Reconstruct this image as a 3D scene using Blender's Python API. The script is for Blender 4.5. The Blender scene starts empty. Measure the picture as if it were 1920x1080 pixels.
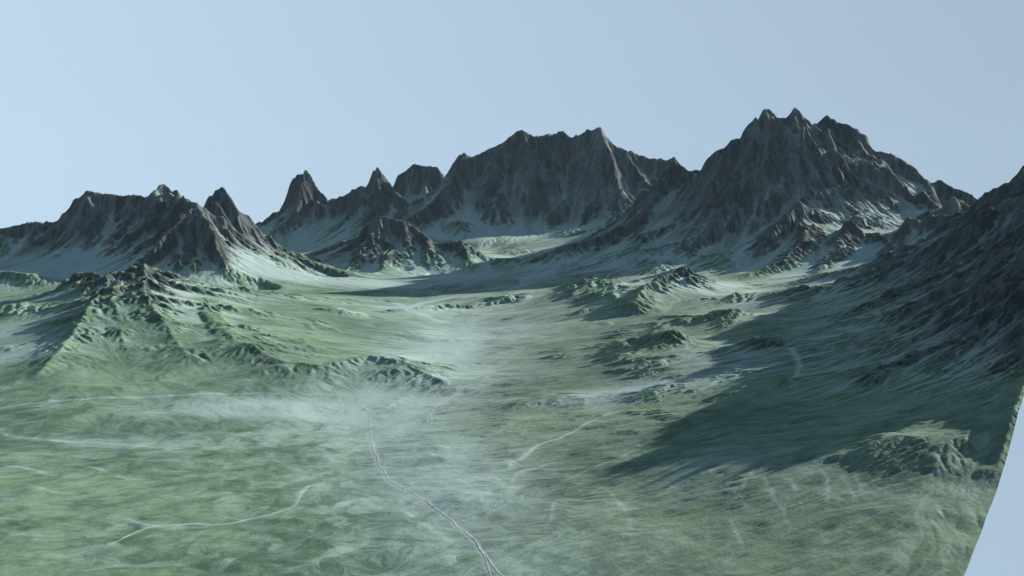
import bpy, math, time
import numpy as np
from mathutils import Vector
T0 = time.time()
F32 = np.float32
rng = np.random.default_rng(11)
sc = bpy.context.scene
col = sc.collection

# ------------------------------------------------------------------ camera model (metres)
CAM_Z = 1000.0
FPX = 2059.0                      # focal length in pixels of a 1920 px wide picture
PITCH = math.atan((540 - 335) / FPX)
CP, SP = math.cos(PITCH), math.sin(PITCH)

def P(px, py, km):
    """world position of the landmark seen in direction (px,py) whose distance north is km kilometres"""
    a = (px - 960) / FPX; b = -(py - 540) / FPX
    t = km * 1000.0 / (CP + b * SP)
    return (t * a, km * 1000.0, CAM_Z + t * (-SP + b * CP))

# ------------------------------------------------------------------ noise
_perm = rng.permutation(256).astype(np.int32)
_ang = rng.random(256) * 2 * np.pi
_gx = np.cos(_ang).astype(F32); _gy = np.sin(_ang).astype(F32)
def perlin(x, y):
    xf = np.floor(x); yf = np.floor(y)
    xi = xf.astype(np.int32); yi = yf.astype(np.int32)
    u = (x - xf).astype(F32); v = (y - yf).astype(F32)
    su = u * u * u * (u * (u * 6 - 15) + 10); sv = v * v * v * (v * (v * 6 - 15) + 10)
    def g(dx, dy):
        k = _perm[(_perm[(xi + dx) & 255] + yi + dy) & 255]
        return _gx[k] * (u - dx) + _gy[k] * (v - dy)
    a = g(0, 0); b = g(1, 0); a += su * (b - a)
    c = g(0, 1); d = g(1, 1); c += su * (d - c)
    return (a + sv * (c - a)) * 1.5
def fbm(x, y, size, octv, gain=0.5, off=0.0):
    s = 0; amp = 1; f = 1.0 / size; tot = 0
    for o in range(octv):
        s = s + amp * perlin(x * f + 13.7 * o + off, y * f - 7.3 * o + off * 0.7); tot += amp
        amp *= gain; f *= 2.03
    return (s / tot).astype(F32)
def ridged(x, y, size, octv, gain=0.5, off=0.0):
    s = 0; amp = 1; f = 1.0 / size; w = 1; tot = 0
    for o in range(octv):
        n = (1 - np.abs(perlin(x * f + 5.1 * o + off, y * f + 9.9 * o - off))) ** 2
        s = s + amp * n * w; w = np.clip(n * 1.6, 0, 1); tot += amp
        amp *= gain; f *= 2.07
    return (s / tot).astype(F32)
def blur(a, n):
    for _ in range(n):
        p = np.pad(a, 1, mode='edge')
        a = (p[:-2, 1:-1] + 2 * p[1:-1, 1:-1] + p[2:, 1:-1]) * 0.25
        p = np.pad(a, 1, mode='edge')
        a = (p[1:-1, :-2] + 2 * p[1:-1, 1:-1] + p[1:-1, 2:]) * 0.25
    return a
def sstep(a, b, x):
    t = np.clip((x - a) / (b - a), 0, 1); return t * t * (3 - 2 * t)

# ------------------------------------------------------------------ grid: square cells that grow with distance
R0, R1 = 2120.0, 17300.0
TH0, TH1 = math.radians(-28.5), math.radians(31.0)
DEL = 0.00092
NI = int(math.log(R1 / R0) / DEL) // 2 * 2
NJ = int((TH1 - TH0) / DEL) // 2 * 2
def grid(step):
    ni, nj = NI // step, NJ // step
    r = R0 * np.exp(np.arange(ni) * DEL * step); th = TH0 + np.arange(nj) * DEL * step
    rr, tt = np.meshgrid(r, th, indexing='ij')
    return (rr * np.sin(tt)).astype(F32), (rr * np.cos(tt)).astype(F32), (rr * DEL * step).astype(F32)

# ------------------------------------------------------------------ landmarks
# (massif, steepness, [(px, py, km), ...])   ridge crests and spurs
RD = []
def rd(g, k, pts, p=1.0): RD.append((g, k, [P(*q) for q in pts], p))
# massif 1: left pyramid and wall
rd(1, 1.5, [(-420,470,9.9),(-250,445,9.9),(-100,435,10.2),(0,428,10.3),(20,425,10.3),(55,416,10.3),(75,415,10.3),(100,419,10.3),(125,392,10.3),(148,368,10.3),(165,356,10.3),(190,362,10.3),(215,364,10.3),(232,367,10.3),(250,364,10.3),(275,368,10.3),(288,360,10.4),(303,344,10.5),(318,358,10.4),(335,374,10.2),(350,378,9.9),(368,379,9.7)])
rd(1, 1.6, [(385,380,10.1),(392,368,10.1),(405,362,10.1),(420,353,10.1),(432,370,10.1),(448,392,10.1),(470,420,10.05),(490,446,10.0),(515,468,9.95),(542,485,9.9),(575,512,9.8),(620,538,9.7)])
rd(1, 1.5, [(368,379,9.7),(350,398,9.5),(325,425,9.3),(300,452,9.1),(270,480,8.95),(240,505,8.8)])
rd(1, 1.7, [(368,379,9.7),(388,412,9.4),(405,455,9.15),(425,500,8.95),(450,530,8.8),(490,560,8.65)])
rd(1, 1.7, [(365,380,9.7),(360,430,9.3),(352,480,9.0),(345,520,8.8)])
rd(1, 1.5, [(165,356,10.3),(178,390,10.1),(172,440,9.8),(160,480,9.6)])
rd(1, 1.5, [(75,415,10.3),(60,455,10.0),(50,495,9.7)])
rd(1, 1.5, [(0,428,10.3),(-20,470,9.9),(0,500,9.6)])
rd(1, 1.5, [(275,368,10.3),(235,415,10.0),(205,450,9.7)])
rd(1, 1.4, [(303,344,10.5),(290,385,10.1),(285,410,9.8),(240,440,9.6)])
rd(1, 1.1, [(-150,500,8.7),(-40,506,8.7),(20,508,8.7),(65,514,8.7),(105,524,8.7)])
# massif 2: front-left foothill
rd(2, .7, [(100,572,7.2),(150,521,7.5),(180,520,7.5),(212,517,7.5),(240,511,7.5),(266,501,7.5),(285,511,7.5),(325,518,7.6),(360,532,7.6),(400,550,7.5),(470,568,7.4),(560,577,7.35),(640,586,7.3)])
rd(2, .7, [(212,530,7.3),(180,560,6.7),(150,610,5.9),(115,660,5.4),(70,708,5.0),(20,735,4.9)])
rd(2, .7, [(212,530,7.3),(140,562,6.8),(60,573,6.7),(20,598,6.6),(-60,640,6.2)])
rd(2, .6, [(266,515,7.3),(275,560,6.6),(320,625,5.9),(350,670,5.4)])
rd(2, .6, [(212,530,7.3),(215,590,6.3),(235,650,5.6),(250,700,5.2)])
rd(2, .5, [(380,545,7.4),(400,590,6.5),(440,640,5.7),(540,680,5.25),(600,688,5.2),(690,668,5.4),(760,682,5.25),(830,712,4.95)])
rd(2, .5, [(480,568,7.4),(520,600,6.9),(600,605,6.9),(660,625,6.7)])
rd(2, .5, [(690,668,5.65),(700,705,5.2),(680,748,4.85)])
rd(2, .5, [(520,600,6.9),(520,640,6.2),(500,670,5.7)])
# massif 3: small mountain in the middle
rd(3, 1.3, [(570,505,11.0),(605,487,11.1),(640,465,11.2),(665,452,11.3),(685,425,11.3),(705,404,11.3),(725,407,11.3),(745,411,11.3),(762,416,11.3),(780,426,11.3),(800,442,11.2),(812,456,11.2),(835,455,11.1),(868,450,11.1),(885,466,11.0),(915,482,10.9),(955,486,10.8),(1000,492,10.7)])
rd(3, 1.4, [(712,405,11.3),(700,455,10.95),(680,505,10.5),(665,530,10.2)])
rd(3, 1.4, [(762,416,11.3),(770,465,10.95),(760,510,10.5)])
rd(3, 1.4, [(800,440,11.2),(820,490,10.7),(815,525,10.3)])
rd(3, 1.3, [(868,452,11.1),(885,495,10.6),(895,520,10.3)])
rd(3, 1.2, [(640,465,11.2),(630,500,10.7),(600,528,10.3)])
rd(3, 0.9, [(700,590,7.6),(730,580,7.7),(790,575,7.8),(830,568,8.0),(880,572,8.0)])
rd(3, 0.9, [(930,563,8.1),(955,553,8.2),(985,555,8.2)])
# massif 4: far left range with the single horn
rd(4, 1.5, [(455,470,13.8),(490,435,14.0),(510,412,14.0),(535,382,14.0),(545,347,14.0),(555,332,14.0),(565,328,14.0),(574,318,14.0),(584,328,14.0),(596,350,14.0),(615,374,13.9),(628,372,13.8),(645,366,13.8),(660,358,13.8),(672,350,13.8),(688,345,13.8),(697,322,13.8),(708,313,13.8),(720,326,13.8),(735,345,13.8),(745,365,13.7),(770,388,13.5)])
rd(4, 1.4, [(738,345,15.0),(745,328,15.0),(762,318,15.0),(775,306,15.0),(790,311,15.0),(808,311,15.0),(822,316,15.0),(836,330,15.0)])
rd(4, 1.4, [(574,318,14.0),(565,370,13.7),(545,410,13.4),(520,435,13.2)])
rd(4, 1.4, [(688,345,13.8),(665,385,13.4),(635,425,13.0),(600,455,12.7),(565,478,12.4)])
rd(4, 1.4, [(708,313,13.8),(712,370,13.4),(690,410,13.0),(670,440,12.7)])
rd(4, 1.3, [(738,355,13.8),(755,385,13.3),(730,425,12.9)])
# massif 5: central wall
rd(5, 1.8, [(755,400,13.3),(790,375,13.7),(815,352,14.0),(835,328,14.1),(848,305,14.2),(860,290,14.3),(870,285,14.3),(884,294,14.3),(900,287,14.3),(920,277,14.4),(940,268,14.4),(955,256,14.4),(968,246,14.4),(980,242,14.4),(990,249,14.4),(1002,254,14.4),(1020,254,14.4),(1030,248,14.4),(1045,247,14.4),(1057,245,14.4),(1066,252,14.4),(1085,252,14.4),(1098,246,14.4),(1112,243,14.3),(1125,236,14.2),(1138,256,14.2),(1152,270,14.2),(1168,284,14.1),(1185,300,14.0),(1205,330,13.8),(1225,360,13.5)])
rd(5, 1.3, [(1165,290,15.6),(1182,281,15.6),(1200,291,15.6),(1220,297,15.5),(1240,296,15.5),(1255,305,15.4)])
rd(5, 2.0, [(870,285,14.3),(845,340,13.8),(800,385,13.2),(760,425,12.8)])
rd(5, 2.2, [(980,242,14.4),(998,290,14.05),(1005,340,13.75),(995,380,13.55),(1000,430,13.2),(1006,452,12.9)])
rd(5, 2.2, [(1066,254,14.6),(1080,300,14.15),(1090,360,13.7),(1070,410,13.3),(1058,442,12.9)])
rd(5, 2.0, [(1125,236,14.2),(1150,300,13.8),(1160,350,13.5),(1180,395,13.1),(1185,420,12.8)])
rd(5, 2.0, [(1125,236,14.2),(1112,310,13.8),(1118,370,13.4),(1100,420,13.0),(1092,446,12.7)])
rd(5, 2.0, [(940,268,14.4),(925,320,13.95),(915,390,13.5)])
rd(5, 2.0, [(918,390,13.4),(935,420,13.1),(965,445,12.9)])
rd(5, 2.0, [(1050,355,13.8),(1062,385,13.4),(1030,430,13.0)])
rd(5, 2.0, [(1032,250,14.6),(1036,300,14.1),(1045,350,13.75)])
rd(5, 1.8, [(1185,420,12.8),(1150,432,12.6),(1120,448,12.5)])
rd(5, 1.4, [(830,420,13.0),(860,412,12.9),(880,432,12.7)])
# massif 6: twin-peaked mountain on the right
rd(6, 1.5, [(1225,350,11.8),(1240,325,11.7),(1254,305,11.6),(1263,292,11.6),(1275,306,11.6),(1290,318,11.5),(1310,328,11.5),(1335,338,11.4),(1350,326,11.4),(1366,310,11.4),(1385,290,11.3),(1400,260,11.3),(1418,228,11.2),(1432,202,11.2),(1443,210,11.2),(1460,222,11.2),(1478,218,11.3),(1492,197,11.3),(1503,216,11.3),(1516,238,11.4)])
rd(6, 1.5, [(1514,240,11.5),(1530,230,11.6),(1552,216,11.6),(1575,230,11.6),(1596,234,11.6),(1610,245,11.5),(1625,260,11.5),(1640,280,11.4),(1668,288,11.3),(1690,297,11.3),(1708,308,11.2),(1724,326,11.2),(1745,340,11.1),(1765,337,11.1),(1785,350,11.0),(1812,359,10.9),(1835,374,10.8),(1858,390,10.7),(1930,420,10.6),(2050,430,10.4)])
rd(6, 1.5, [(1263,292,11.6),(1235,350,11.3),(1210,400,11.0),(1180,425,10.8),(1160,423,10.7),(1130,440,10.6),(1100,450,10.5),(1050,462,10.4),(1010,480,10.3),(960,500,10.2),(900,522,10.1)])
rd(6, 1.3, [(1492,203,11.3),(1500,235,11.1),(1492,290,10.8),(1470,350,10.5),(1440,390,10.25),(1410,430,10.05),(1370,470,9.9),(1335,500,9.75)])
rd(6, 1.5, [(1510,225,11.2),(1535,290,10.8),(1545,350,10.5),(1552,395,10.2)])
rd(6, 1.2, [(1432,202,11.2),(1400,290,10.9),(1350,370,10.6),(1290,430,10.4),(1230,470,10.2)])
rd(6, 1.5, [(1600,238,11.6),(1600,290,11.2),(1620,310,11.0)])
rd(6, 1.6, [(1640,285,11.4),(1650,310,11.0),(1670,316,10.8),(1690,340,10.7),(1710,365,10.6)])
rd(6, 1.6, [(1600,306,10.9),(1625,303,10.9),(1650,318,10.8)])
rd(6, 1.4, [(1745,340,11.1),(1740,365,10.6),(1760,390,10.2),(1740,405,9.8)])
rd(6, 1.4, [(1552,395,10.2),(1520,398,9.9),(1500,375,9.9),(1470,410,9.7),(1430,460,9.4),(1400,490,9.3)])
# massif 7: lip of the cirque and its spurs
rd(7, 1.2, [(1500,432,9.6),(1522,424,9.6),(1545,438,9.5),(1570,440,9.5),(1588,424,9.5),(1610,438,9.45),(1650,436,9.4),(1672,442,9.4),(1700,422,9.4),(1740,412,9.3),(1800,402,9.2),(1850,392,9.0)])
rd(7, 1.1, [(1522,424,9.6),(1500,455,9.2),(1470,485,8.9),(1410,520,8.6),(1380,545,8.3)])
rd(7, 1.1, [(1588,424,9.5),(1570,470,9.0),(1530,510,8.6),(1470,550,8.2)])
rd(7, 1.1, [(1700,422,9.4),(1670,470,8.8),(1620,510,8.4),(1560,545,8.0),(1500,575,7.7)])
rd(7, 1.1, [(1850,392,9.0),(1780,440,8.4),(1720,485,8.0),(1640,540,7.5),(1560,600,6.9),(1480,640,6.6)])
# massif 8: near mountain that leaves the picture on the right
rd(8, 1.1, [(1855,398,8.6),(1880,378,8.0),(1900,366,7.5),(1920,352,7.1),(1955,362,6.5),(2000,388,5.9),(2010,425,5.3),(2012,398,4.85),(1998,402,4.55),(1988,455,4.25),(1962,520,3.85),(1948,640,3.55)])
rd(10, .5, [(1955,640,3.65),(1925,712,3.28),(1900,775,3.05),(1872,862,2.82),(1815,1065,2.42),(1790,1160,2.25)])
rd(8, 1.0, [(1920,338,7.1),(1870,430,6.5),(1800,500,6.1),(1720,560,5.8),(1640,610,5.6)])
rd(8, 1.0, [(2000,305,5.9),(1920,450,5.4),(1850,540,5.0),(1760,620,4.7),(1680,670,4.6)])
rd(8, 0.9, [(1965,420,5.1),(1920,520,4.6),(1840,620,4.3),(1750,690,4.1),(1660,740,4.05)])
rd(8, 0.9, [(1955,550,4.2),(1850,680,3.8)])
# massif 9: green knolls between the valley and the right range
rd(9, .9, [(1195,575,7.1),(1215,543,7.6),(1235,530,7.7),(1255,518,7.9),(1290,506,8.0),(1315,512,8.0),(1340,526,8.0),(1362,545,7.9)])
rd(9, .9, [(1215,543,7.6),(1195,575,7.1),(1205,605,6.8)])
rd(9, .6, [(1215,545,7.6),(1170,535,8.1),(1130,531,8.3),(1080,543,8.3),(1040,558,8.2),(1000,568,8.2)])
rd(9, .9, [(1225,620,6.1),(1250,610,6.2),(1300,598,6.3),(1345,588,6.3),(1385,580,6.3),(1425,592,6.3)])
rd(9, .9, [(1195,650,5.4),(1230,628,5.4),(1262,620,5.4),(1300,640,5.4),(1330,655,5.3)])
rd(9, .9, [(1330,655,5.3),(1375,645,5.0),(1410,636,5.0),(1445,642,4.9),(1470,660,4.8),(1440,675,4.7),(1400,695,4.6),(1340,722,4.4),(1290,745,4.3)])
rd(9, 0.8, [(1105,940,3.42),(1130,912,3.45),(1150,905,3.55),(1200,905,3.6),(1300,900,3.5)])
rd(9, 0.35, [(1020,820,4.2),(1100,790,4.4),(1200,760,4.6),(1300,720,5.0)])
rd(9, 0.35, [(880,740,5.0),(960,750,4.9),(1040,725,5.1)])
# low swells of the meadow on the left
rd(10, 0.3, [(-300,700,5.0),(-100,760,4.7),(100,790,4.5),(300,790,4.45)])
rd(10, 0.5, [(-100,930,3.3),(120,925,3.4),(200,900,3.5),(300,895,3.5),(420,890,3.5),(560,850,3.8),(620,860,3.8)])
rd(10, 0.5, [(150,1000,3.0),(250,960,3.1),(350,945,3.15),(420,960,3.1)])
rd(10, 0.5, [(100,1110,2.5),(350,1060,2.65),(500,1030,2.8),(700,1040,2.75)])

def base_height(X, Y):
    """valley floor: flat in front, stepping up into the side valleys"""
    b = 105 * sstep(10800, 12800, Y) * sstep(-2600, -1500, X) + 90 * sstep(10800, 13000, Y)
    b = b + 170 * sstep(500, 2600, X) * sstep(9000, 10400, Y)
    b = b + 60 * sstep(-2500, -4200, X) * sstep(7500, 9500, Y)
    b = b + 60 * sstep(60, 850, X) * (1 - sstep(3100, 4100, Y))
    cx = np.interp(Y, [2200, 2764, 3600, 4160, 5400, 6536, 8000, 10044], [60, -20, -420, -525, -330, -286, -300, -290])
    b = b + (0.05 * np.maximum(np.abs(X - cx) - 120, 0)).clip(0, 55) * (1 - sstep(8500, 10500, Y))
    return b
PADS = [P(1600,412,10.05)+(420,), P(1655,412,10.2)+(350,), P(800,372,14.4)+(420,), P(1360,570,7.7)+(260,), P(1480,215,11.5)+(160,), P(1580,250,11.8)+(200,), P(1800,380,10.1)+(300,)]

PROF = {2: (.7, 1.3, .6), 9: (.8, 1.3, .8), 10: (.0, 1, 1), 8: (.66, 1.35, .66), 5: (.88, 1.4, .6), 3: (.82, 1.35, .8)}
KS = {2: .9, 3: .68, 9: .75, 5: .85, 1: .72, 6: .85, 4: .9}
WID = {8: 110, 2: 130, 9: 150, 3: 60, 7: 60, 10: 60}
def ridge_field(X, Y, CS):
    wx = X + 210 * fbm(X, Y, 1300, 4, .5, 3.0) * 0.8 + 50 * fbm(X, Y, 260, 3, .5, 1.0)
    wy = Y + 210 * fbm(X, Y, 1300, 4, .5, 31.0) * 0.8 + 50 * fbm(X, Y, 260, 3, .5, 17.0)
    B = base_height(X, Y).astype(F32)
    best = {}
    acc = np.zeros_like(X); NP_ = 7.0
    for g, k, pts, pw in RD:
        k = k * KS.get(g, 1)
        top = np.zeros_like(X)
        reach = max(p[2] for p in pts) / k * 5.5 + 350
        xs = [p[0] for p in pts]; ys = [p[1] for p in pts]
        m = (X > min(xs) - reach) & (X < max(xs) + reach) & (Y > min(ys) - reach) & (Y < max(ys) + reach)
        if not m.any(): continue
        # crest stays where it was surveyed: no warp near it
        x0 = X[m]; y0 = Y[m]; xw = wx[m]; yw = wy[m]; bb = B[m]
        t = np.zeros_like(x0)
        for (ax, ay, az), (bx, by, bz) in zip(pts[:-1], pts[1:]):
            dx, dy = bx - ax, by - ay; L2 = dx * dx + dy * dy + 1e-6
            u0 = np.clip(((x0 - ax) * dx + (y0 - ay) * dy) / L2, 0, 1)
            d0 = np.hypot(x0 - ax - u0 * dx, y0 - ay - u0 * dy)
            u1 = np.clip(((xw - ax) * dx + (yw - ay) * dy) / L2, 0, 1)
            d1 = np.hypot(xw - ax - u1 * dx, yw - ay - u1 * dy)
            w = np.clip(d0 / 420, 0, 1)
            d = d0 + (d1 - d0) * w; u = u0 + (u1 - u0) * w
            A = np.maximum(az + u * (bz - az) - bb, 4)
            q = d * k / (A + WID.get(g, 0) * np.minimum(1, A / 60))
            c0, c1, c2 = PROF.get(g, (.82, 1.55, .6))
            np.maximum(t, A * (c0 * np.exp(-(c1 * q) ** 1.15) + (1 - c0) * np.exp(-c2 * q)), out=t)
        top[m] = t
        best[g] = np.maximum(best.get(g, 0), top)
        acc += top ** NP_
    H = acc ** (1 / NP_)
    for x, y, z, rad in PADS:
        q = np.hypot(X - x, Y - y) / rad
        w = np.exp(-q ** 4 * 1.2)
        pad = np.maximum(z - B, 0) * w
        H = np.where(pad > 0, np.log(np.exp(np.minimum(H, 2500) / 30.) + np.exp(pad / 30.)) * 30 - 30 * math.log(2) * np.exp(-np.abs(H - pad) / 60), H).astype(F32)
    return H.astype(F32), B, best

def erode(z, CS, n, steps, weight, er=0.3, dep=0.25, cap=4.0, inertia=0.12, mins=0.002, seed=0, evap=0.985, dmap=None, fmap=None, emap=None):
    rg = np.random.default_rng(seed)
    ni, nj = z.shape
    zf = z.ravel()
    cdf = None
    # rejection sampling of starting cells
    pi = rg.random(n * 6) * (ni - 4) + 2; pj = rg.random(n * 6) * (nj - 4) + 2
    keep = rg.random(n * 6) < weight[pi.astype(int), pj.astype(int)]
    pi = pi[keep][:n].astype(F32); pj = pj[keep][:n].astype(F32)
    n = len(pi)
    di = np.zeros(n, F32); dj = np.zeros(n, F32); sed = np.zeros(n, F32); w = np.ones(n, F32); v = np.ones(n, F32)
    csf = CS[:, 0]
    def samp(pi, pj):
        a = pi.astype(np.int32); b = pj.astype(np.int32); u = pi - a; v_ = pj - b
        k = a * nj + b
        h00 = zf[k]; h01 = zf[k + 1]; h10 = zf[k + nj]; h11 = zf[k + nj + 1]
        gi = (h10 - h00) * (1 - v_) + (h11 - h01) * v_
        gj = (h01 - h00) * (1 - u) + (h11 - h10) * u
        h = h00 * (1 - u) * (1 - v_) + h01 * (1 - u) * v_ + h10 * u * (1 - v_) + h11 * u * v_
        return k, u, v_, gi, gj, h, a
    N = ni * nj
    lim = np.repeat(csf * .12, nj)
    for s in range(steps):
        k, u, vv, gi, gj, h, a = samp(pi, pj)
        cs = csf[a]
        gi /= cs; gj /= cs
        di = di * inertia - gi * (1 - inertia); dj = dj * inertia - gj * (1 - inertia)
        L = np.sqrt(di * di + dj * dj) + 1e-6
        di /= L; dj /= L
        qi = pi + di; qj = pj + dj
        ok = (qi > 1) & (qi < ni - 3) & (qj > 1) & (qj < nj - 3)
        if not ok.all():
            pi, pj, qi, qj, di, dj, sed, w, v, k, u, vv, h, cs = [q[ok] for q in (pi, pj, qi, qj, di, dj, sed, w, v, k, u, vv, h, cs)]
        h2 = samp(qi, qj)[5]
        dh = (h2 - h) / cs
        c = np.maximum(-dh, mins) * v * w * cap
        up = dh > 0
        depo = np.where(up, np.minimum(dh, sed), np.maximum(sed - c, 0) * dep)
        ero = np.where(up | (sed > c), 0, np.minimum((c - sed) * er, -dh * 0.8))
        sed = sed - depo + ero
        amt = (depo - ero) * cs
        kk = np.concatenate([k, k + 1, k + nj, k + nj + 1])
        ws = [(1 - u) * (1 - vv), (1 - u) * vv, u * (1 - vv), u * vv]
        dz = np.bincount(kk, np.concatenate([amt * q for q in ws]), N).astype(F32)
        np.clip(dz, -lim, lim, out=dz); zf += dz
        if fmap is not None:
            fmap += np.bincount(k, w, N).astype(F32)
        if dmap is not None and s > 3:
            dmap += np.bincount(k, np.maximum(depo - ero, 0) * cs, N).astype(F32)
        v = np.sqrt(np.clip(v * v - dh * 1.5, 0.05, 6)) * 0.97
        w *= evap
        pi, pj = qi, qj
    # loose material on over-steep single cells slides down
    z = zf.reshape(ni, nj)
    for _ in range(2):
        d = blur(z, 1) - z
        z += np.where(np.abs(d) > CS * .35, d * .6, 0).astype(F32)
    return z

# ------------------------------------------------------------------ terrain, coarse pass
X, Y, CS = grid(2)
H, B, best = ridge_field(X, Y, CS)
HM = np.zeros_like(H)
for g, f in best.items():
    if g != 10: HM = np.maximum(HM, f)
mount = sstep(60, 400, HM)
lowm = sstep(22, 110, HM)
# spurs and buttresses of the big walls
rg = ridged(X, Y, 620, 5, .52, 2.0) - 0.42
rg2 = ridged(X, Y, 210, 4, .55, 7.0) - 0.42
env = np.clip(HM / 900, 0, 1) * np.clip(Y / 8500, .2, 1)
Z = B + H
rg = rg * (1 - .5 * (Y > 12900) * (X > -1200) * (X < 2200))
Z = Z + (rg * 230 * env ** 0.8 + rg2 * 80 * mount * np.clip(Y / 8500, .15, 1) * (0.35 + env)) * np.clip(1.15 - H / 2600, .5, 1)
Z = Z + lowm * (1 - mount) * (fbm(X, Y, 700, 5, .5, 5.) * 60 + (ridged(X, Y, 520, 4, .45, 9.) - .4) * 40) * np.clip((Y / 8000) ** 1.5, .1, 1)
Z = Z + fbm(X, Y, 1300, 3, .5, 8.) * 22 + fbm(X, Y, 350, 4, .5, 4.) * (10 + 4 * lowm) + (ridged(X, Y, 130, 3, .55, 21.) - .42) * 42 * sstep(150, 500, HM) * np.clip(Y / 8500, .1, 1)
Z = Z.astype(F32)
Zpre = Z.copy()
print('base', time.time() - T0)
wgt = np.clip(0.005 + 0.95 * mount + 0.12 * lowm, 0, 1) * np.clip((Y / 8000) ** 1.3, .12, 1)
for b in range(24):
    Z = erode(Z, CS, 26000, 70, wgt, seed=b, er=.32, cap=5.0)
print('coarse erosion', time.time() - T0)
# keep the surveyed crest heights: put back what was lost on a broad scale
Z = Z + blur(Zpre - Z, 30) * 0.7
def crest_fix(Z, step, nb, skip=(), lo=-150):
    ni, nj = Z.shape
    num = np.zeros(ni * nj, F32); den = np.zeros(ni * nj, F32)
    pp = np.pad(Z, 1, mode='edge'); mx = Z.copy()
    for a in range(3):
        for b in range(3): mx = np.maximum(mx, pp[a:a + ni, b:b + nj])
    for g, k, pts, pw in RD:
        if g in skip: continue
        for p, q in zip(pts[:-1], pts[1:]):
            n = max(2, int(math.hypot(q[0] - p[0], q[1] - p[1]) / 18))
            t = np.arange(n) / n
            x = p[0] + (q[0] - p[0]) * t; y = p[1] + (q[1] - p[1]) * t; z = p[2] + (q[2] - p[2]) * t
            i = np.round(np.log(np.hypot(x, y) / R0) / (DEL * step)).astype(int)
            j = np.round((np.arctan2(x, y) - TH0) / (DEL * step)).astype(int)
            ok = (i > 0) & (i < ni - 1) & (j > 0) & (j < nj - 1)
            kk = i[ok] * nj + j[ok]
            np.add.at(num, kk, (z[ok] - mx.ravel()[kk]).clip(lo if g in (1, 3, 4, 5, 6) else 0, 400)); np.add.at(den, kk, 1)
    num = blur(num.reshape(ni, nj), nb); den = blur(den.reshape(ni, nj), nb)
    return Z + (num / (den + .004)).astype(F32)
Z = crest_fix(Z, 2, 22, (2, 10)); Z = crest_fix(Z, 2, 10, (10,), 0)
LAB_H = {g: f for g, f in best.items()}

# ------------------------------------------------------------------ fine pass
def up2(a):
    p = np.pad(a, ((0, 1), (0, 1)), mode='edge')
    o = np.empty((a.shape[0] * 2, a.shape[1] * 2), a.dtype)
    o[::2, ::2] = a; o[1::2, ::2] = (a + p[1:, :-1]) * .5
    o[::2, 1::2] = (a + p[:-1, 1:]) * .5; o[1::2, 1::2] = (a + p[1:, :-1] + p[:-1, 1:] + p[1:, 1:]) * .25
    return o
Z = blur(up2(Z), 1); Hf = up2(HM); Bf = up2(B)
X, Y, CS = grid(1)
NIr, NJr = Z.shape
mount = sstep(60, 380, Hf); lowm = sstep(22, 110, Hf)
Z = Z + (ridged(X, Y, 75, 4, .62, 12.) - .4) * 34 * mount * np.clip(Y / 8500, .2, 1) * (CS / 10 + .35)
Z = Z + fbm(X, Y, 60, 3, .6, 15.) * (.5 + 2.2 * lowm * (1 - mount) + 8 * mount)
Z = Z.astype(F32)
dm = np.zeros(Z.size, F32); fm = np.zeros(Z.size, F32)
wgt = np.clip(0.02 + 0.9 * mount + 0.14 * lowm, 0, 1) * np.clip((Y / 8000) ** 1.3, .12, 1)
for b in range(14):
    Z = erode(Z, CS, 60000, 46, wgt, seed=100 + b, er=.34, cap=4.0, dmap=dm, fmap=fm)
dm = dm.reshape(Z.shape); fm = fm.reshape(Z.shape)
Z = crest_fix(Z, 1, 14, (2, 8, 9, 10), 0); Z = crest_fix(Z, 1, 4, (2, 8, 9, 10), 0)
print('fine erosion', time.time() - T0)

# ------------------------------------------------------------------ slope, flow streaks, masks
Zs = blur(Z, 2)
gi = np.gradient(Zs, axis=0) / CS; gj = np.gradient(Zs, axis=1) / CS
slope = np.sqrt(gi * gi + gj * gj)
Zv = blur(Z, 4)
vi = np.gradient(Zv, axis=0) / CS; vj = np.gradient(Zv, axis=1) / CS
L = np.sqrt(vi * vi + vj * vj) + 0.004
vi = (vi / L).astype(F32); vj = (vj / L).astype(F32)
def lic(tex, n):
    I, J = np.meshgrid(np.arange(NIr, dtype=F32), np.arange(NJr, dtype=F32), indexing='ij')
    I = I.ravel(); J = J.ravel(); vif = vi.ravel(); vjf = vj.ravel(); tf = tex.ravel()
    tot = tf.copy()
    for sgn in (1, -1):
        a = I.copy(); b = J.copy()
        for _ in range(n):
            k = np.clip(a + .5, 0, NIr - 1).astype(np.int32) * NJr + np.clip(b + .5, 0, NJr - 1).astype(np.int32)
            a += sgn * vif[k]; b += sgn * vjf[k]
            tot += tf[k]
    return (tot / (2 * n + 1)).reshape(NIr, NJr)
wn = rng.standard_normal(Z.shape).astype(F32)
st = lic(wn, 11); st = st / st.std()
wn2 = blur(rng.standard_normal(Z.shape).astype(F32), 3)
st2 = lic(wn2, 34); st2 = st2 / st2.std()
wn3 = blur(rng.standard_normal(Z.shape).astype(F32), 12)
st3 = lic(wn3, 55); st3 = st3 / st3.std()
print('streaks', time.time() - T0)
# streaks are also fine relief on the slopes
Z = Z + (st * 0.22 + st2 * 0.5) * CS * (0.02 + .25 * lowm + .75 * mount) * np.clip(slope * 1.5, 0.12, 1.2) + (st3 * .9 + (.8 - np.abs(st3)) * (1.2 + .9 * (Y > 12500))) * CS * mount * sstep(.3, .95, slope)
Z = crest_fix(Z, 1, 14, (2, 8, 9, 10), -90); Z = crest_fix(Z, 1, 4, (2, 8, 9, 10), -25)
flow = np.log1p(blur(fm, 1)); 
dep = blur(dm, 1) / CS
rock = np.clip(sstep(0.36, 0.85, slope + st * .05 + st2 * .08), 0, 1)
rock = rock * (.4 + .6 * sstep(130, 300, Hf))
hollow = blur(Z, 14) - blur(Z, 1)          # positive in hollows
hollow = hollow / CS

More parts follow.
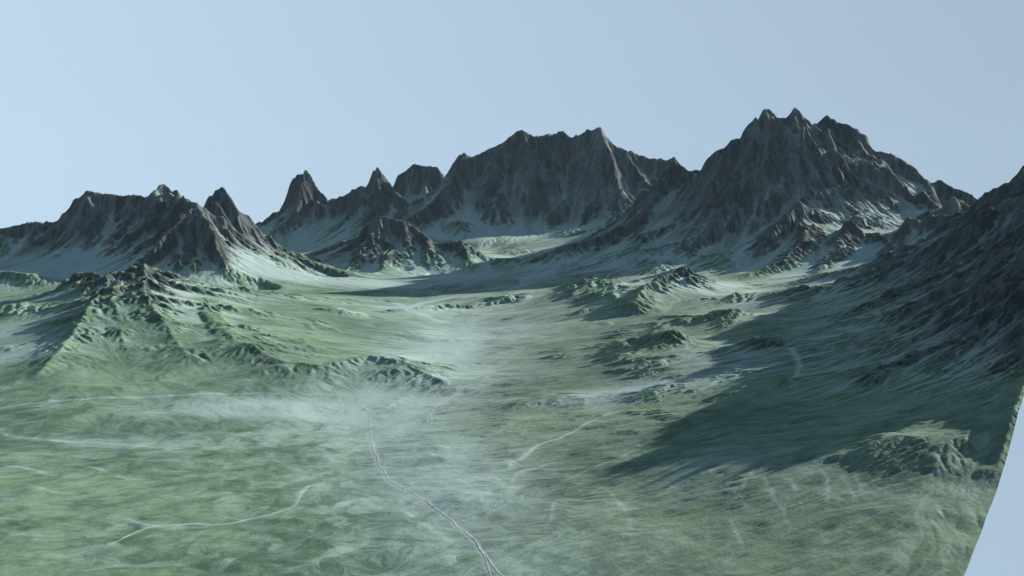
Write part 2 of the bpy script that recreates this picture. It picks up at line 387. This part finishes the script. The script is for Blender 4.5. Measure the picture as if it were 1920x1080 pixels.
# pale outwash on silt flats and talus fans, plus valley mist painted as ground colour (px,py,km,radius along x, radius along y)
PALE = [(1050,450,12.9,900,500,.5),(950,462,12.8,700,500,1.2),(1060,440,13.0,400,250,.9),(560,487,12.2,350,500,.9),(640,553,9.4,900,330,.85),(520,540,9.3,350,350,.8),(40,545,9.0,500,420,1.2),(150,525,9.5,500,300,.8),
        (30,700,5.5,330,330,.9),(0,650,6.1,250,350,.8),(870,545,9.9,700,450,.7),(1250,515,9.7,650,300,.75),(800,600,7.8,700,520,.45),(820,690,5.9,330,800,.65),(760,800,4.5,420,700,.6),(860,950,3.4,260,600,.4),
        (1330,565,7.9,350,220,.7),(1600,412,10.1,300,250,.5),(400,800,4.5,700,200,.5),(550,790,4.5,420,200,.5),(1300,790,4.4,520,180,.6),(1150,810,4.4,300,180,.35),(1450,740,4.9,700,330,.4),(1500,600,7.2,600,400,.4),(1380,480,9.8,260,260,.5),(800,372,14.2,250,250,.8),
        (1850,700,3.7,160,260,.5),(1340,960,3.1,260,260,.3),(230,850,3.9,500,120,.3),(900,640,6.8,500,450,.45)]
ph = np.zeros_like(Z)
cxf = np.interp(Y, [2200, 2764, 3600, 4160, 5400, 6536, 8000, 10044], [60, -20, -420, -525, -330, -286, -300, -290])
for px, py, km, rx, ry, s in PALE:
    x, y, z = P(px, py, km)
    d = ((X - x) / rx) ** 2 + ((Y - y) / ry) ** 2
    ph += s * np.exp(-d * 1.4)
flat = 1 - sstep(0.25, 0.7, slope)
nz = fbm(X, Y, 700, 5, .55, 40.)
axis = np.exp(-((X - cxf) / (330 + .05 * (Y - 2200))) ** 2) * (1 - sstep(8500, 10500, Y))  # pale band along the valley axis, painting mist into the ground colour
near = 1 - sstep(3500, 7000, Y)
pale = .12 + (.17 + near * .16 * fbm(X, Y, 120, 5, .62, 77.)) * (1 - mount) + .35 * axis * (1 - .75 * lowm) + ph * (0.18 + .85 * flat) * (1 + .55 * nz) + 0.05 * st2 * flat + 0.03 * st * flat + (.20 * st2 + .20 * st3 + .26 * np.clip(flow - 1.7, 0, 2)) * mount + .16 * nz
pale = pale + np.clip(flow - 2.2, 0, 3) * .07 * (0.4 + flat) + .04 * st3 * flat * (1 - mount) + np.clip(dep, 0, 2) * .3 + np.clip(hollow, -.6, .8) * .22
talus = sstep(30, 110, Hf) * (1 - sstep(260, 620, Hf)) * (1 - sstep(.32, .62, slope)) * sstep(6500, 8500, Y)
pale = np.clip(pale * (1 - .55 * mount) * (1 - .55 * sstep(.5, 1.0, slope)) + (.20 + .10 * st2 + .08 * st3) * talus, 0, 1.3)
greenv = np.clip(.5 + fbm(X, Y, 900, 5, .6, 60.) * .8 + near * fbm(X, Y, 90, 5, .6, 66.) * .5 + st2 * .08 - hollow * .35, 0, 1)
crest = np.clip(-hollow * .8, 0, 1)

def ground(px, py):
    a = (px - 960) / FPX; b = -(py - 540) / FPX
    D = np.arange(2200., 16500., 4.)
    t = D / (CP + b * SP); x = t * a; z = CAM_Z + t * (-SP + b * CP)
    fi = np.log(np.hypot(x, D) / R0) / DEL; fj = (np.arctan2(x, D) - TH0) / DEL
    i = np.clip(fi.astype(int), 0, NIr - 1); j = np.clip(fj.astype(int), 0, NJr - 1)
    k = int(np.argmax(Z[i, j] >= z))
    return x[k], D[k]
def zat(x, y):
    fi = np.clip(np.log(np.hypot(x, y) / R0) / DEL, 0, NIr - 2); fj = np.clip((np.arctan2(x, y) - TH0) / DEL, 0, NJr - 2)
    i = int(fi); j = int(fj); return float(Z[i:i + 2, j:j + 2].max())
def zlin(x, y):
    fi = min(max(math.log(math.hypot(x, y) / R0) / DEL, 0), NIr - 2.01); fj = min(max((math.atan2(x, y) - TH0) / DEL, 0), NJr - 2.01)
    i = int(fi); j = int(fj); u = fi - i; v = fj - j
    return float(Z[i, j] * (1 - u) * (1 - v) + Z[i + 1, j] * u * (1 - v) + Z[i, j + 1] * (1 - u) * v + Z[i + 1, j + 1] * u * v)
# ------------------------------------------------------------------ cut the sheet along its straight east edge
EX0, EY0 = 1093.0, 2487.0
EDX = 0.597
rr_ = R0 * np.exp(np.arange(NIr) * DEL)
# r sin t - EDX r cos t = EX0 - EDX EY0
cc = (EX0 - EDX * EY0) / rr_ / math.hypot(1, EDX)
te = np.arcsin(np.clip(cc, -1, 1)) + math.atan(EDX)
fj = (te - TH0) / DEL
jj = np.arange(NJr)[None, :]
beyond = jj > fj[:, None]
f0 = np.clip(fj.astype(int), 0, NJr - 2); fr = np.clip(fj - f0, 0, 1)
rows = np.arange(NIr)
def edge_val(a):
    e = a[rows, f0] * (1 - fr) + a[rows, f0 + 1] * fr
    return np.where(beyond, e[:, None], a).astype(F32)
Z = edge_val(Z)
Xc = np.where(beyond, (rr_ * np.sin(te))[:, None], X); Yc = np.where(beyond, (rr_ * np.cos(te))[:, None], Y)

# ------------------------------------------------------------------ materials
def N(nt, t, **kw):
    n = nt.nodes.new(t)
    for k, v in kw.items():
        if k.startswith('i_'): n.inputs[k[2:].replace('_', ' ')].default_value = v
        else: setattr(n, k, v)
    return n
def terrain_material(name, grass_dark, grass_light, rock_a, rock_b, silt):
    m = bpy.data.materials.new(name); m.use_nodes = True
    nt = m.node_tree; nt.nodes.clear(); lk = nt.links.new
    out = N(nt, 'ShaderNodeOutputMaterial'); bs = N(nt, 'ShaderNodeBsdfPrincipled')
    bs.inputs['Roughness'].default_value = .95
    bs.inputs['Specular IOR Level'].default_value = .15
    lk(bs.outputs[0], out.inputs[0])
    geo = N(nt, 'ShaderNodeNewGeometry')
    def att(n):
        a = N(nt, 'ShaderNodeAttribute'); a.attribute_name = n; return a.outputs['Fac']
    def math_(op, a, b, c=None, clamp=False):
        n = N(nt, 'ShaderNodeMath', operation=op); n.use_clamp = clamp
        for i, q in enumerate((a, b, c)):
            if q is None: continue
            if isinstance(q, (int, float)): n.inputs[i].default_value = q
            else: lk(q, n.inputs[i])
        return n.outputs[0]
    def mixc(f, a, b):
        n = N(nt, 'ShaderNodeMix', data_type='RGBA')
        if isinstance(f, (int, float)): n.inputs[0].default_value = f
        else: lk(f, n.inputs[0])
        for i, q in ((6, a), (7, b)):
            if isinstance(q, tuple): n.inputs[i].default_value = (*q, 1)
            else: lk(q, n.inputs[i])
        return n.outputs[2]
    def noise(scale, det=6, rough=.6):
        n = N(nt, 'ShaderNodeTexNoise'); n.inputs['Scale'].default_value = scale
        n.inputs['Detail'].default_value = det; n.inputs['Roughness'].default_value = rough
        lk(geo.outputs['Position'], n.inputs['Vector']); return n.outputs['Fac']
    def smooth(x, a, b):
        n = N(nt, 'ShaderNodeMapRange', interpolation_type='SMOOTHSTEP'); lk(x, n.inputs[0])
        n.inputs[1].default_value = a; n.inputs[2].default_value = b; return n.outputs[0]
    n1 = noise(.012, 8, .65); n2 = noise(.05, 6, .7); n3 = noise(.0022, 5, .6)
    streak = att('streak'); pale_ = att('pale'); rock_ = att('rock'); green_ = att('green')
    gf = smooth(math_('ADD', green_, math_('MULTIPLY', math_('SUBTRACT', n1, .5), .9)), .15, .85)
    g = mixc(gf, grass_dark, grass_light)
    g = mixc(math_('MULTIPLY', smooth(n2, .45, .7), .35), g, tuple(c * .6 for c in grass_dark))
    rf = smooth(math_('ADD', streak, math_('MULTIPLY', math_('SUBTRACT', n1, .5), .8)), .28, .8)
    g = mixc(math_('MULTIPLY', att('high'), .8), g, (.026, .044, .034))
    r = mixc(rf, rock_a, rock_b)
    r = mixc(math_('MULTIPLY', smooth(n3, .42, .64), .35), r, (.046, .040, .034))
    rm = smooth(math_('ADD', rock_, math_('MULTIPLY', math_('SUBTRACT', n2, .5), .5)), .25, .75)
    c = mixc(rm, g, r)
    pm = math_('ADD', pale_, math_('MULTIPLY', math_('SUBTRACT', n1, .5), .18))
    pm = smooth(math_('ADD', pm, math_('MULTIPLY', math_('SUBTRACT', streak, .5), .3)), .05, 1.35)
    c = mixc(math_('MULTIPLY', pm, .92), c, silt)  # silt colour, also standing in for the valley mist
    lk(c, bs.inputs['Base Color'])
    bp = N(nt, 'ShaderNodeBump'); bp.inputs['Strength'].default_value = .35; bp.inputs['Distance'].default_value = 6
    lk(math_('ADD', n2, math_('MULTIPLY', noise(.18, 4, .7), .35)), bp.inputs['Height']); lk(bp.outputs[0], bs.inputs['Normal'])
    return m
G_D, G_L = (.040, .086, .050), (.108, .174, .100)
R_A, R_B = (.005, .011, .016), (.064, .078, .080)
SILT_MIST = (.24, .315, .305)  # tone of real silt and of the painted valley mist
MAT = terrain_material('eroded_ground', G_D, G_L, R_A, R_B, SILT_MIST)

# ------------------------------------------------------------------ pale dry watercourses drawn over the ground
ws = bpy.data.materials.new('pale_gravel'); ws.use_nodes = True
nt = ws.node_tree; b_ = nt.nodes['Principled BSDF']; b_.inputs['Roughness'].default_value = .9
nn = N(nt, 'ShaderNodeTexNoise'); nn.inputs['Scale'].default_value = .05; cr = N(nt, 'ShaderNodeValToRGB')
cr.color_ramp.elements[0].color = (.18, .23, .22, 1); cr.color_ramp.elements[1].color = (.42, .48, .48, 1); cr.color_ramp.elements[0].position = .3; cr.color_ramp.elements[1].position = .7
gg = N(nt, 'ShaderNodeNewGeometry'); nt.links.new(gg.outputs['Position'], nn.inputs['Vector']); nt.links.new(nn.outputs['Fac'], cr.inputs[0]); nt.links.new(cr.outputs[0], b_.inputs['Base Color'])
STREAMS = [
 ('long pale stream bed curving across the valley floor to the bottom of the picture', 4.0, [(950,1085),(925,1058),(905,1035),(880,1005),(850,980),(820,955),(800,940),(765,920),(735,905),(722,888),(712,870),(704,850),(698,830),(693,800),(697,780)]),
 ('short pale side channel joining the long stream bed near the bottom', 2.2, [(925,1085),(915,1060),(905,1035),(893,1018)]),
 ('pale stream bed running level across the green meadow at lower left', 4.0, [(205,1022),(240,1005),(270,992),(295,987),(350,984),(385,984),(420,982),(460,976),(500,967),(530,957),(555,948)]),
 ('small pale channel turning up to the right of the meadow stream', 3.2, [(555,948),(562,932),(572,917),(582,911),(610,908)]),
 ('faint pale channel meeting the meadow stream from the upper left', 2.2, [(240,972),(262,980),(280,984),(298,987)]),
 ('pale channel hooking down beside the green swell in mid valley', 3.2, [(860,738),(840,748),(822,760),(811,768),(808,782),(806,800)]),
 ('pale channel running up to the right beyond the mid valley meadow', 3.6, [(975,862),(990,850),(1010,835),(1030,827),(1050,822),(1070,812),(1090,800),(1110,790)]),
 #('short forked channel with a bright tip on the right of the valley', 3.2, [(960,905),(968,895),(973,885),(985,880),(1010,877),(1030,870)]),
 #('pale gully dropping through the slope at lower right', 3.2, [(1425,893),(1437,905),(1447,922),(1455,940),(1468,955),(1476,975)]),
 #('pale gully leading from the tiny cone at lower right', 2.4, [(1132,912),(1150,930),(1168,948),(1180,970),(1187,998)]),
 #('level pale line east of the tiny cone at lower right', 2.4, [(1187,1000),(1210,998),(1235,996),(1262,993)]),
 ('thin pale stream bed curling behind the lit knoll on the right', 2.2, [(1485,652),(1492,665),(1498,678),(1500,690),(1493,703),(1480,715)]),
 ('thin pale stream bed winding through the low brown hills in the far valley', 6.0, [(738,568),(752,572),(768,580),(788,588),(805,595),(820,602)]),
 ('thin pale stream bed at the foot of the low hill left of centre', 6.0, [(640,577),(658,583),(675,587),(690,592)]),
 ('thin pale stream bed running east from the low brown hills', 6.0, [(768,580),(778,573),(800,567),(830,562),(860,556)]),
]
from mathutils import noise as mn
halo = np.zeros_like(Z)
def soften(x, y, amt):
    i = int(math.log(math.hypot(x, y) / R0) / DEL); j = int((math.atan2(x, y) - TH0) / DEL)
    if 0 <= i < NIr and 0 <= j < NJr: halo[i, j] += amt
for lb, wd, pts in STREAMS:
    g3 = [ground(*p) for p in pts]
    path = []
    for i in range(len(g3) - 1):
        p0 = g3[max(i - 1, 0)]; p1 = g3[i]; p2 = g3[i + 1]; p3 = g3[min(i + 2, len(g3) - 1)]
        n = max(3, int(math.dist(p1, p2) / 5))
        for k in range(n):
            t = k / n
            path.append(tuple(.5 * (2 * p1[c] + (p2[c] - p0[c]) * t + (2 * p0[c] - 5 * p1[c] + 4 * p2[c] - p3[c]) * t * t + (3 * p1[c] - p0[c] - 3 * p2[c] + p3[c]) * t ** 3) for c in (0, 1)))
    vs = []; fs = []; bed = []
    for i, (x, y) in enumerate(path):
        a = path[max(i - 2, 0)]; b = path[min(i + 2, len(path) - 1)]
        dx, dy = b[0] - a[0], b[1] - a[1]; l = math.hypot(dx, dy) + 1e-6
        e = min(1, i / 12, (len(path) - 1 - i) / 12) * .9 + .1
        wob = mn.noise(Vector((x / 70, y / 70, 0))) * 7
        x += -dy / l * wob; y += dx / l * wob
        soften(x, y, 1.2)
        hw = wd * .5 * e * (1 + .4 * mn.noise(Vector((x / 40, y / 40, 5))))
        bed.append((x, y))
        for sg in (-1, 0, 1):
            xx = x - dy / l * hw * sg; yy = y + dx / l * hw * sg
            vs.append([xx, yy, 0])
        if i:
            o = 3 * i
            fs += [(o - 3, o - 2, o + 1, o), (o - 2, o - 1, o + 2, o + 1)]
    hb = np.zeros_like(Z)
    for x, y in bed:
        i = int(math.log(math.hypot(x, y) / R0) / DEL); j = int((math.atan2(x, y) - TH0) / DEL)
        if 8 <= i < NIr - 8 and 8 <= j < NJr - 8: hb[i - 2:i + 3, j - 2:j + 3] = 1
    ii = np.where(hb.any(1))[0]; jj_ = np.where(hb.any(0))[0]
    i0, i1, j0, j1 = max(ii[0] - 30, 0), ii[-1] + 30, max(jj_[0] - 30, 0), jj_[-1] + 30
    wv = np.clip(blur(hb[i0:i1, j0:j1], 5) * 1.6, 0, 1); sm = blur(Z[i0:i1, j0:j1], 24)
    Z[i0:i1, j0:j1] = Z[i0:i1, j0:j1] * (1 - wv) + (sm - .15) * wv
    for v in vs: v[2] = zlin(v[0], v[1]) + .6
    me = bpy.data.meshes.new('stream_bed'); me.from_pydata(vs, [], fs); me.update(); me.materials.append(ws)
    o = bpy.data.objects.new('stream_bed', me); col.objects.link(o); o['kind'] = 'structure'; o['label'] = lb; o['category'] = 'stream bed'

# soft silt runnels: only a change of the ground's own colour
SOFT = [[(1425,893),(1437,905),(1447,922),(1455,940),(1468,955),(1478,980),(1482,1020)],[(1132,912),(1150,930),(1168,948),(1180,970),(1187,998)],[(1132,912),(1110,925),(1088,932)],[(1187,1000),(1210,998),(1235,996),(1262,993)],
 [(1470,890),(1490,910),(1500,935),(1506,955)],[(1540,880),(1552,900),(1556,930),(1560,970)],[(1576,888),(1588,905),(1600,930),(1603,950)],[(1605,890),(1613,905),(1618,925)],[(1640,905),(1650,895)],
 [(1700,905),(1740,890),(1790,875),(1850,845)],[(1365,960),(1375,990),(1392,1020),(1398,1035)],[(1400,900),(1385,930),(1370,950)],[(1290,890),(1260,915),(1200,950)],[(1545,1000),(1552,1020),(1570,1005)],
 [(0,812),(60,822),(130,828),(220,832),(320,840)],[(140,868),(190,880),(240,898),(290,900)],[(0,870),(60,880),(120,895)],[(40,905),(100,922),(150,930)],[(960,905),(968,895),(973,885),(985,880),(1010,877),(1030,870),(1075,860)],
 [(975,862),(990,850),(1010,835)],[(1090,800),(1130,780),(1180,765)],[(1040,940),(1035,970),(1020,985)],[(1290,745),(1340,720),(1375,690),(1400,675)],
[(0,765),(100,752),(260,745),(400,738),(620,740)],[(310,560),(420,585),(470,600)],[(820,1000),(760,960),(740,920)],[(1060,900),(1180,850),(1260,800)]]
for pts in SOFT:
    g3 = [ground(*p) for p in pts]
    NS = len(g3) - 1
    for si, (p, q) in enumerate(zip(g3[:-1], g3[1:])):
        n = max(2, int(math.dist(p, q) / 2.5))
        for k in range(n):
            x = p[0] + (q[0] - p[0]) * k / n; y = p[1] + (q[1] - p[1]) * k / n
            w_ = 9 * mn.noise(Vector((x / 60, y / 60, 3)))
            soften(x + w_, y - w_, math.sin(math.pi * min(1, (si + k / n) / NS * .8 + .15)) * (.45 + .6 * mn.noise(Vector((x / 40, y / 40, 9)))))
pale = np.clip(pale + np.clip(blur(halo, 5) * 2.4, 0, .4) + np.clip(blur(halo, 14) * 1.6, 0, .2), 0, 1.35)

# ------------------------------------------------------------------ split the ground into its landforms
INFO = {
 0: ('valley_floor', 'broad green and grey valley floor running between the mountains', 'ground'),
 1: ('mountain', 'grey pyramid mountain and ragged wall on the left, its right face sunlit', 'mountain'),
 2: ('foothill', 'green foothill with purple grey cliffs below the left pyramid mountain', 'hill'),
 3: ('mountain', 'small blunt grey mountain with green foot in the middle of the range', 'mountain'),
 4: ('mountain', 'distant dark range with a lone pointed horn left of the great wall', 'mountain'),
 5: ('mountain', 'great dark wall mountain with vertical furrows behind the pale basin', 'mountain'),
 6: ('mountain', 'tallest mountain with twin peaks and long streaked left flank', 'mountain'),
 7: ('mountain', 'shaded spurs and green lip below the bowl of the twin peaked mountain', 'mountain'),
 8: ('mountain', 'near dark mountain slope in shade along the right edge', 'mountain'),
 9: ('knoll', 'sunlit green knolls between the pale valley and the right hand slopes', 'hill'),
}
lab = np.zeros(H.shape, np.int8); top = np.full(H.shape, 0, F32)
for g, f in best.items():
    if g == 10: continue
    thr = {2: 28, 9: 26, 8: 70, 7: 60}.get(g, 55)
    m = (f > top) & (f > thr)
    lab[m] = g; top[m] = f[m]
lab = np.repeat(np.repeat(lab, 2, 0), 2, 1)[:NIr, :NJr]
vid = np.arange(NIr * NJr, dtype=np.int32).reshape(NIr, NJr)
quad = np.stack([vid[:-1, :-1], vid[:-1, 1:], vid[1:, 1:], vid[1:, :-1]], -1).reshape(-1, 4)
allb = (beyond[:-1, :-1] & beyond[:-1, 1:] & beyond[1:, 1:] & beyond[1:, :-1]).ravel()
ql = lab[:-1, :-1].ravel()
quad = quad[~allb]; ql = ql[~allb]
co = np.stack([Xc.ravel(), Yc.ravel(), Z.ravel()], 1).astype(F32)
# shared normals so the landforms meet without a seam
zi = np.stack([np.gradient(X, axis=0), np.gradient(Y, axis=0), np.gradient(Z, axis=0)], -1)
zj = np.stack([np.gradient(X, axis=1), np.gradient(Y, axis=1), np.gradient(Z, axis=1)], -1)
nr = np.cross(zj, zi); nr /= np.linalg.norm(nr, axis=-1, keepdims=True) + 1e-9
nr *= np.sign(nr[..., 2:3]); nr = nr.reshape(-1, 3).astype(F32)
A_ = {'high': sstep(120, 420, Hf), 'streak': np.clip(.5 + st * .16 + st2 * .14, 0, 1), 'pale': pale, 'rock': rock, 'green': greenv}
def build(name, q, label=None, cat=None):
    used, inv = np.unique(q.ravel(), return_inverse=True)
    me = bpy.data.meshes.new(name)
    n, m = len(used), len(q)
    me.vertices.add(n); me.vertices.foreach_set('co', co[used].ravel())
    me.loops.add(m * 4); me.loops.foreach_set('vertex_index', inv.astype(np.int32).ravel())
    me.polygons.add(m); me.polygons.foreach_set('loop_start', np.arange(m, dtype=np.int32) * 4)
    me.polygons.foreach_set('use_smooth', np.ones(m, bool))
    for k, v in A_.items():
        a = me.attributes.new(k, 'FLOAT', 'POINT'); a.data.foreach_set('value', v.ravel()[used].astype(F32))
    me.update(calc_edges=True)
    me.normals_split_custom_set_from_vertices(nr[used])
    me.materials.append(MAT)
    o = bpy.data.objects.new(name, me); col.objects.link(o)
    o['kind'] = 'structure'
    if label: o['label'] = label
    if cat: o['category'] = cat
    return o
for g, (nm, lb, ct) in INFO.items():
    q = quad[ql == g]
    if len(q): build(nm, q, lb, ct)
print('mesh', time.time() - T0, NIr, NJr)

# ------------------------------------------------------------------ haze, light, camera
def box(name, lo, hi, mat):
    v = [(x, y, z) for x in (lo[0], hi[0]) for y in (lo[1], hi[1]) for z in (lo[2], hi[2])]
    f = [(0,1,3,2),(4,6,7,5),(0,4,5,1),(2,3,7,6),(0,2,6,4),(1,5,7,3)]
    me = bpy.data.meshes.new(name); me.from_pydata(v, [], f); me.update(); me.materials.append(mat)
    o = bpy.data.objects.new(name, me); col.objects.link(o); return o
hm = bpy.data.materials.new('thin_air'); hm.use_nodes = True
nt = hm.node_tree; nt.nodes.clear()
o_ = N(nt, 'ShaderNodeOutputMaterial'); pv = N(nt, 'ShaderNodeVolumePrincipled')
pv.inputs['Color'].default_value = (.60, .84, 1, 1); pv.inputs['Density'].default_value = 2.2e-6
nt.links.new(pv.outputs[0], o_.inputs['Volume'])
hz = box('haze', (-12000, -300, float(Z.min()) - 5), (13000, 18500, float(Z.max()) + 40), hm)
hz['kind'] = 'stuff'; hz['label'] = 'thin bluish air filling the whole valley'

SUN_AZ = math.atan2(1.0, 0.65)       # clockwise from north (+Y)
SUN_EL = math.radians(18)
sd = Vector((math.sin(SUN_AZ) * math.cos(SUN_EL), math.cos(SUN_AZ) * math.cos(SUN_EL), math.sin(SUN_EL)))
sl = bpy.data.lights.new('sun', 'SUN'); sl.energy = 5.0; sl.angle = math.radians(.5); sl.color = (1, .95, .87)
so = bpy.data.objects.new('sun', sl); so.rotation_euler = sd.to_track_quat('Z', 'Y').to_euler(); so.location = (0, 0, 5000); col.objects.link(so)

w = bpy.data.worlds.new('World'); sc.world = w; w.use_nodes = True
nt = w.node_tree; nt.nodes.clear()
wo = N(nt, 'ShaderNodeOutputWorld'); bg = N(nt, 'ShaderNodeBackground'); sky = N(nt, 'ShaderNodeTexSky')
sky.sky_type = 'NISHITA'; sky.sun_disc = False; sky.sun_elevation = SUN_EL; sky.sun_rotation = SUN_AZ
sky.altitude = 800; sky.air_density = 1.0; sky.dust_density = 1.0; sky.ozone_density = 2.0
tc = N(nt, 'ShaderNodeTexCoord'); sx = N(nt, 'ShaderNodeSeparateXYZ'); cx = N(nt, 'ShaderNodeCombineXYZ')
mr = N(nt, 'ShaderNodeMapRange'); mr.inputs[1].default_value = -.4; mr.inputs[2].default_value = 1; mr.inputs[3].default_value = .3; mr.inputs[4].default_value = 1
nt.links.new(tc.outputs['Generated'], sx.inputs[0]); nt.links.new(sx.outputs[0], cx.inputs[0]); nt.links.new(sx.outputs[1], cx.inputs[1])
nt.links.new(sx.outputs[2], mr.inputs[0]); nt.links.new(mr.outputs[0], cx.inputs[2])
nt.links.new(cx.outputs[0], sky.inputs[0])
pale_air = N(nt, 'ShaderNodeMix', data_type='RGBA'); pale_air.inputs[0].default_value = .85
mr2 = N(nt, 'ShaderNodeMapRange'); mr2.inputs[1].default_value = -.5; mr2.inputs[2].default_value = .6; mr2.inputs[3].default_value = 3.35; mr2.inputs[4].default_value = 1.85
tint = N(nt, 'ShaderNodeVectorMath', operation='SCALE'); tint.inputs[0].default_value = (.83, 1.07, 1.28)
nt.links.new(sx.outputs[0], mr2.inputs[0]); mz = N(nt, 'ShaderNodeMapRange', interpolation_type='SMOOTHSTEP'); mz.inputs[1].default_value = .12; mz.inputs[2].default_value = .7; mz.inputs[3].default_value = 1; mz.inputs[4].default_value = .5
nt.links.new(sx.outputs[2], mz.inputs[0]); mm = N(nt, 'ShaderNodeMath', operation='MULTIPLY'); nt.links.new(mz.outputs[0], mm.inputs[0]); nt.links.new(mr2.outputs[0], mm.inputs[1])
nt.links.new(mm.outputs[0], tint.inputs['Scale'])
zen = N(nt, 'ShaderNodeMix', data_type='RGBA'); zen.inputs[7].default_value = (.75, 1.25, 1.8, 1)
zf = N(nt, 'ShaderNodeMapRange', interpolation_type='SMOOTHSTEP'); zf.inputs[1].default_value = .18; zf.inputs[2].default_value = .6
nt.links.new(sx.outputs[2], zf.inputs[0]); nt.links.new(zf.outputs[0], zen.inputs[0]); tint.inputs['Scale'].default_value = 1
nt.links.new(sky.outputs[0], pale_air.inputs[6]); nt.links.new(tint.outputs[0], zen.inputs[6]); nt.links.new(zen.outputs[2], pale_air.inputs[7])
nt.links.new(pale_air.outputs[2], bg.inputs[0]); nt.links.new(bg.outputs[0], wo.inputs[0])
bg.inputs[1].default_value = .081

cam = bpy.data.cameras.new('camera'); co_ = bpy.data.objects.new('camera', cam); col.objects.link(co_)
co_.location = (0, 0, CAM_Z); co_.rotation_euler = (math.pi / 2 - PITCH, 0, 0)
cam.sensor_width = 36; cam.lens = 36 * FPX / 1920; cam.clip_start = 1; cam.clip_end = 60000
sc.camera = co_
sc.view_settings.view_transform = 'Standard'; sc.view_settings.look = 'None'; sc.view_settings.exposure = 1.42; sc.view_settings.gamma = 1
sc.cycles.max_bounces = 4; sc.cycles.volume_bounces = 0; sc.cycles.use_denoising = True
print('done', time.time() - T0)
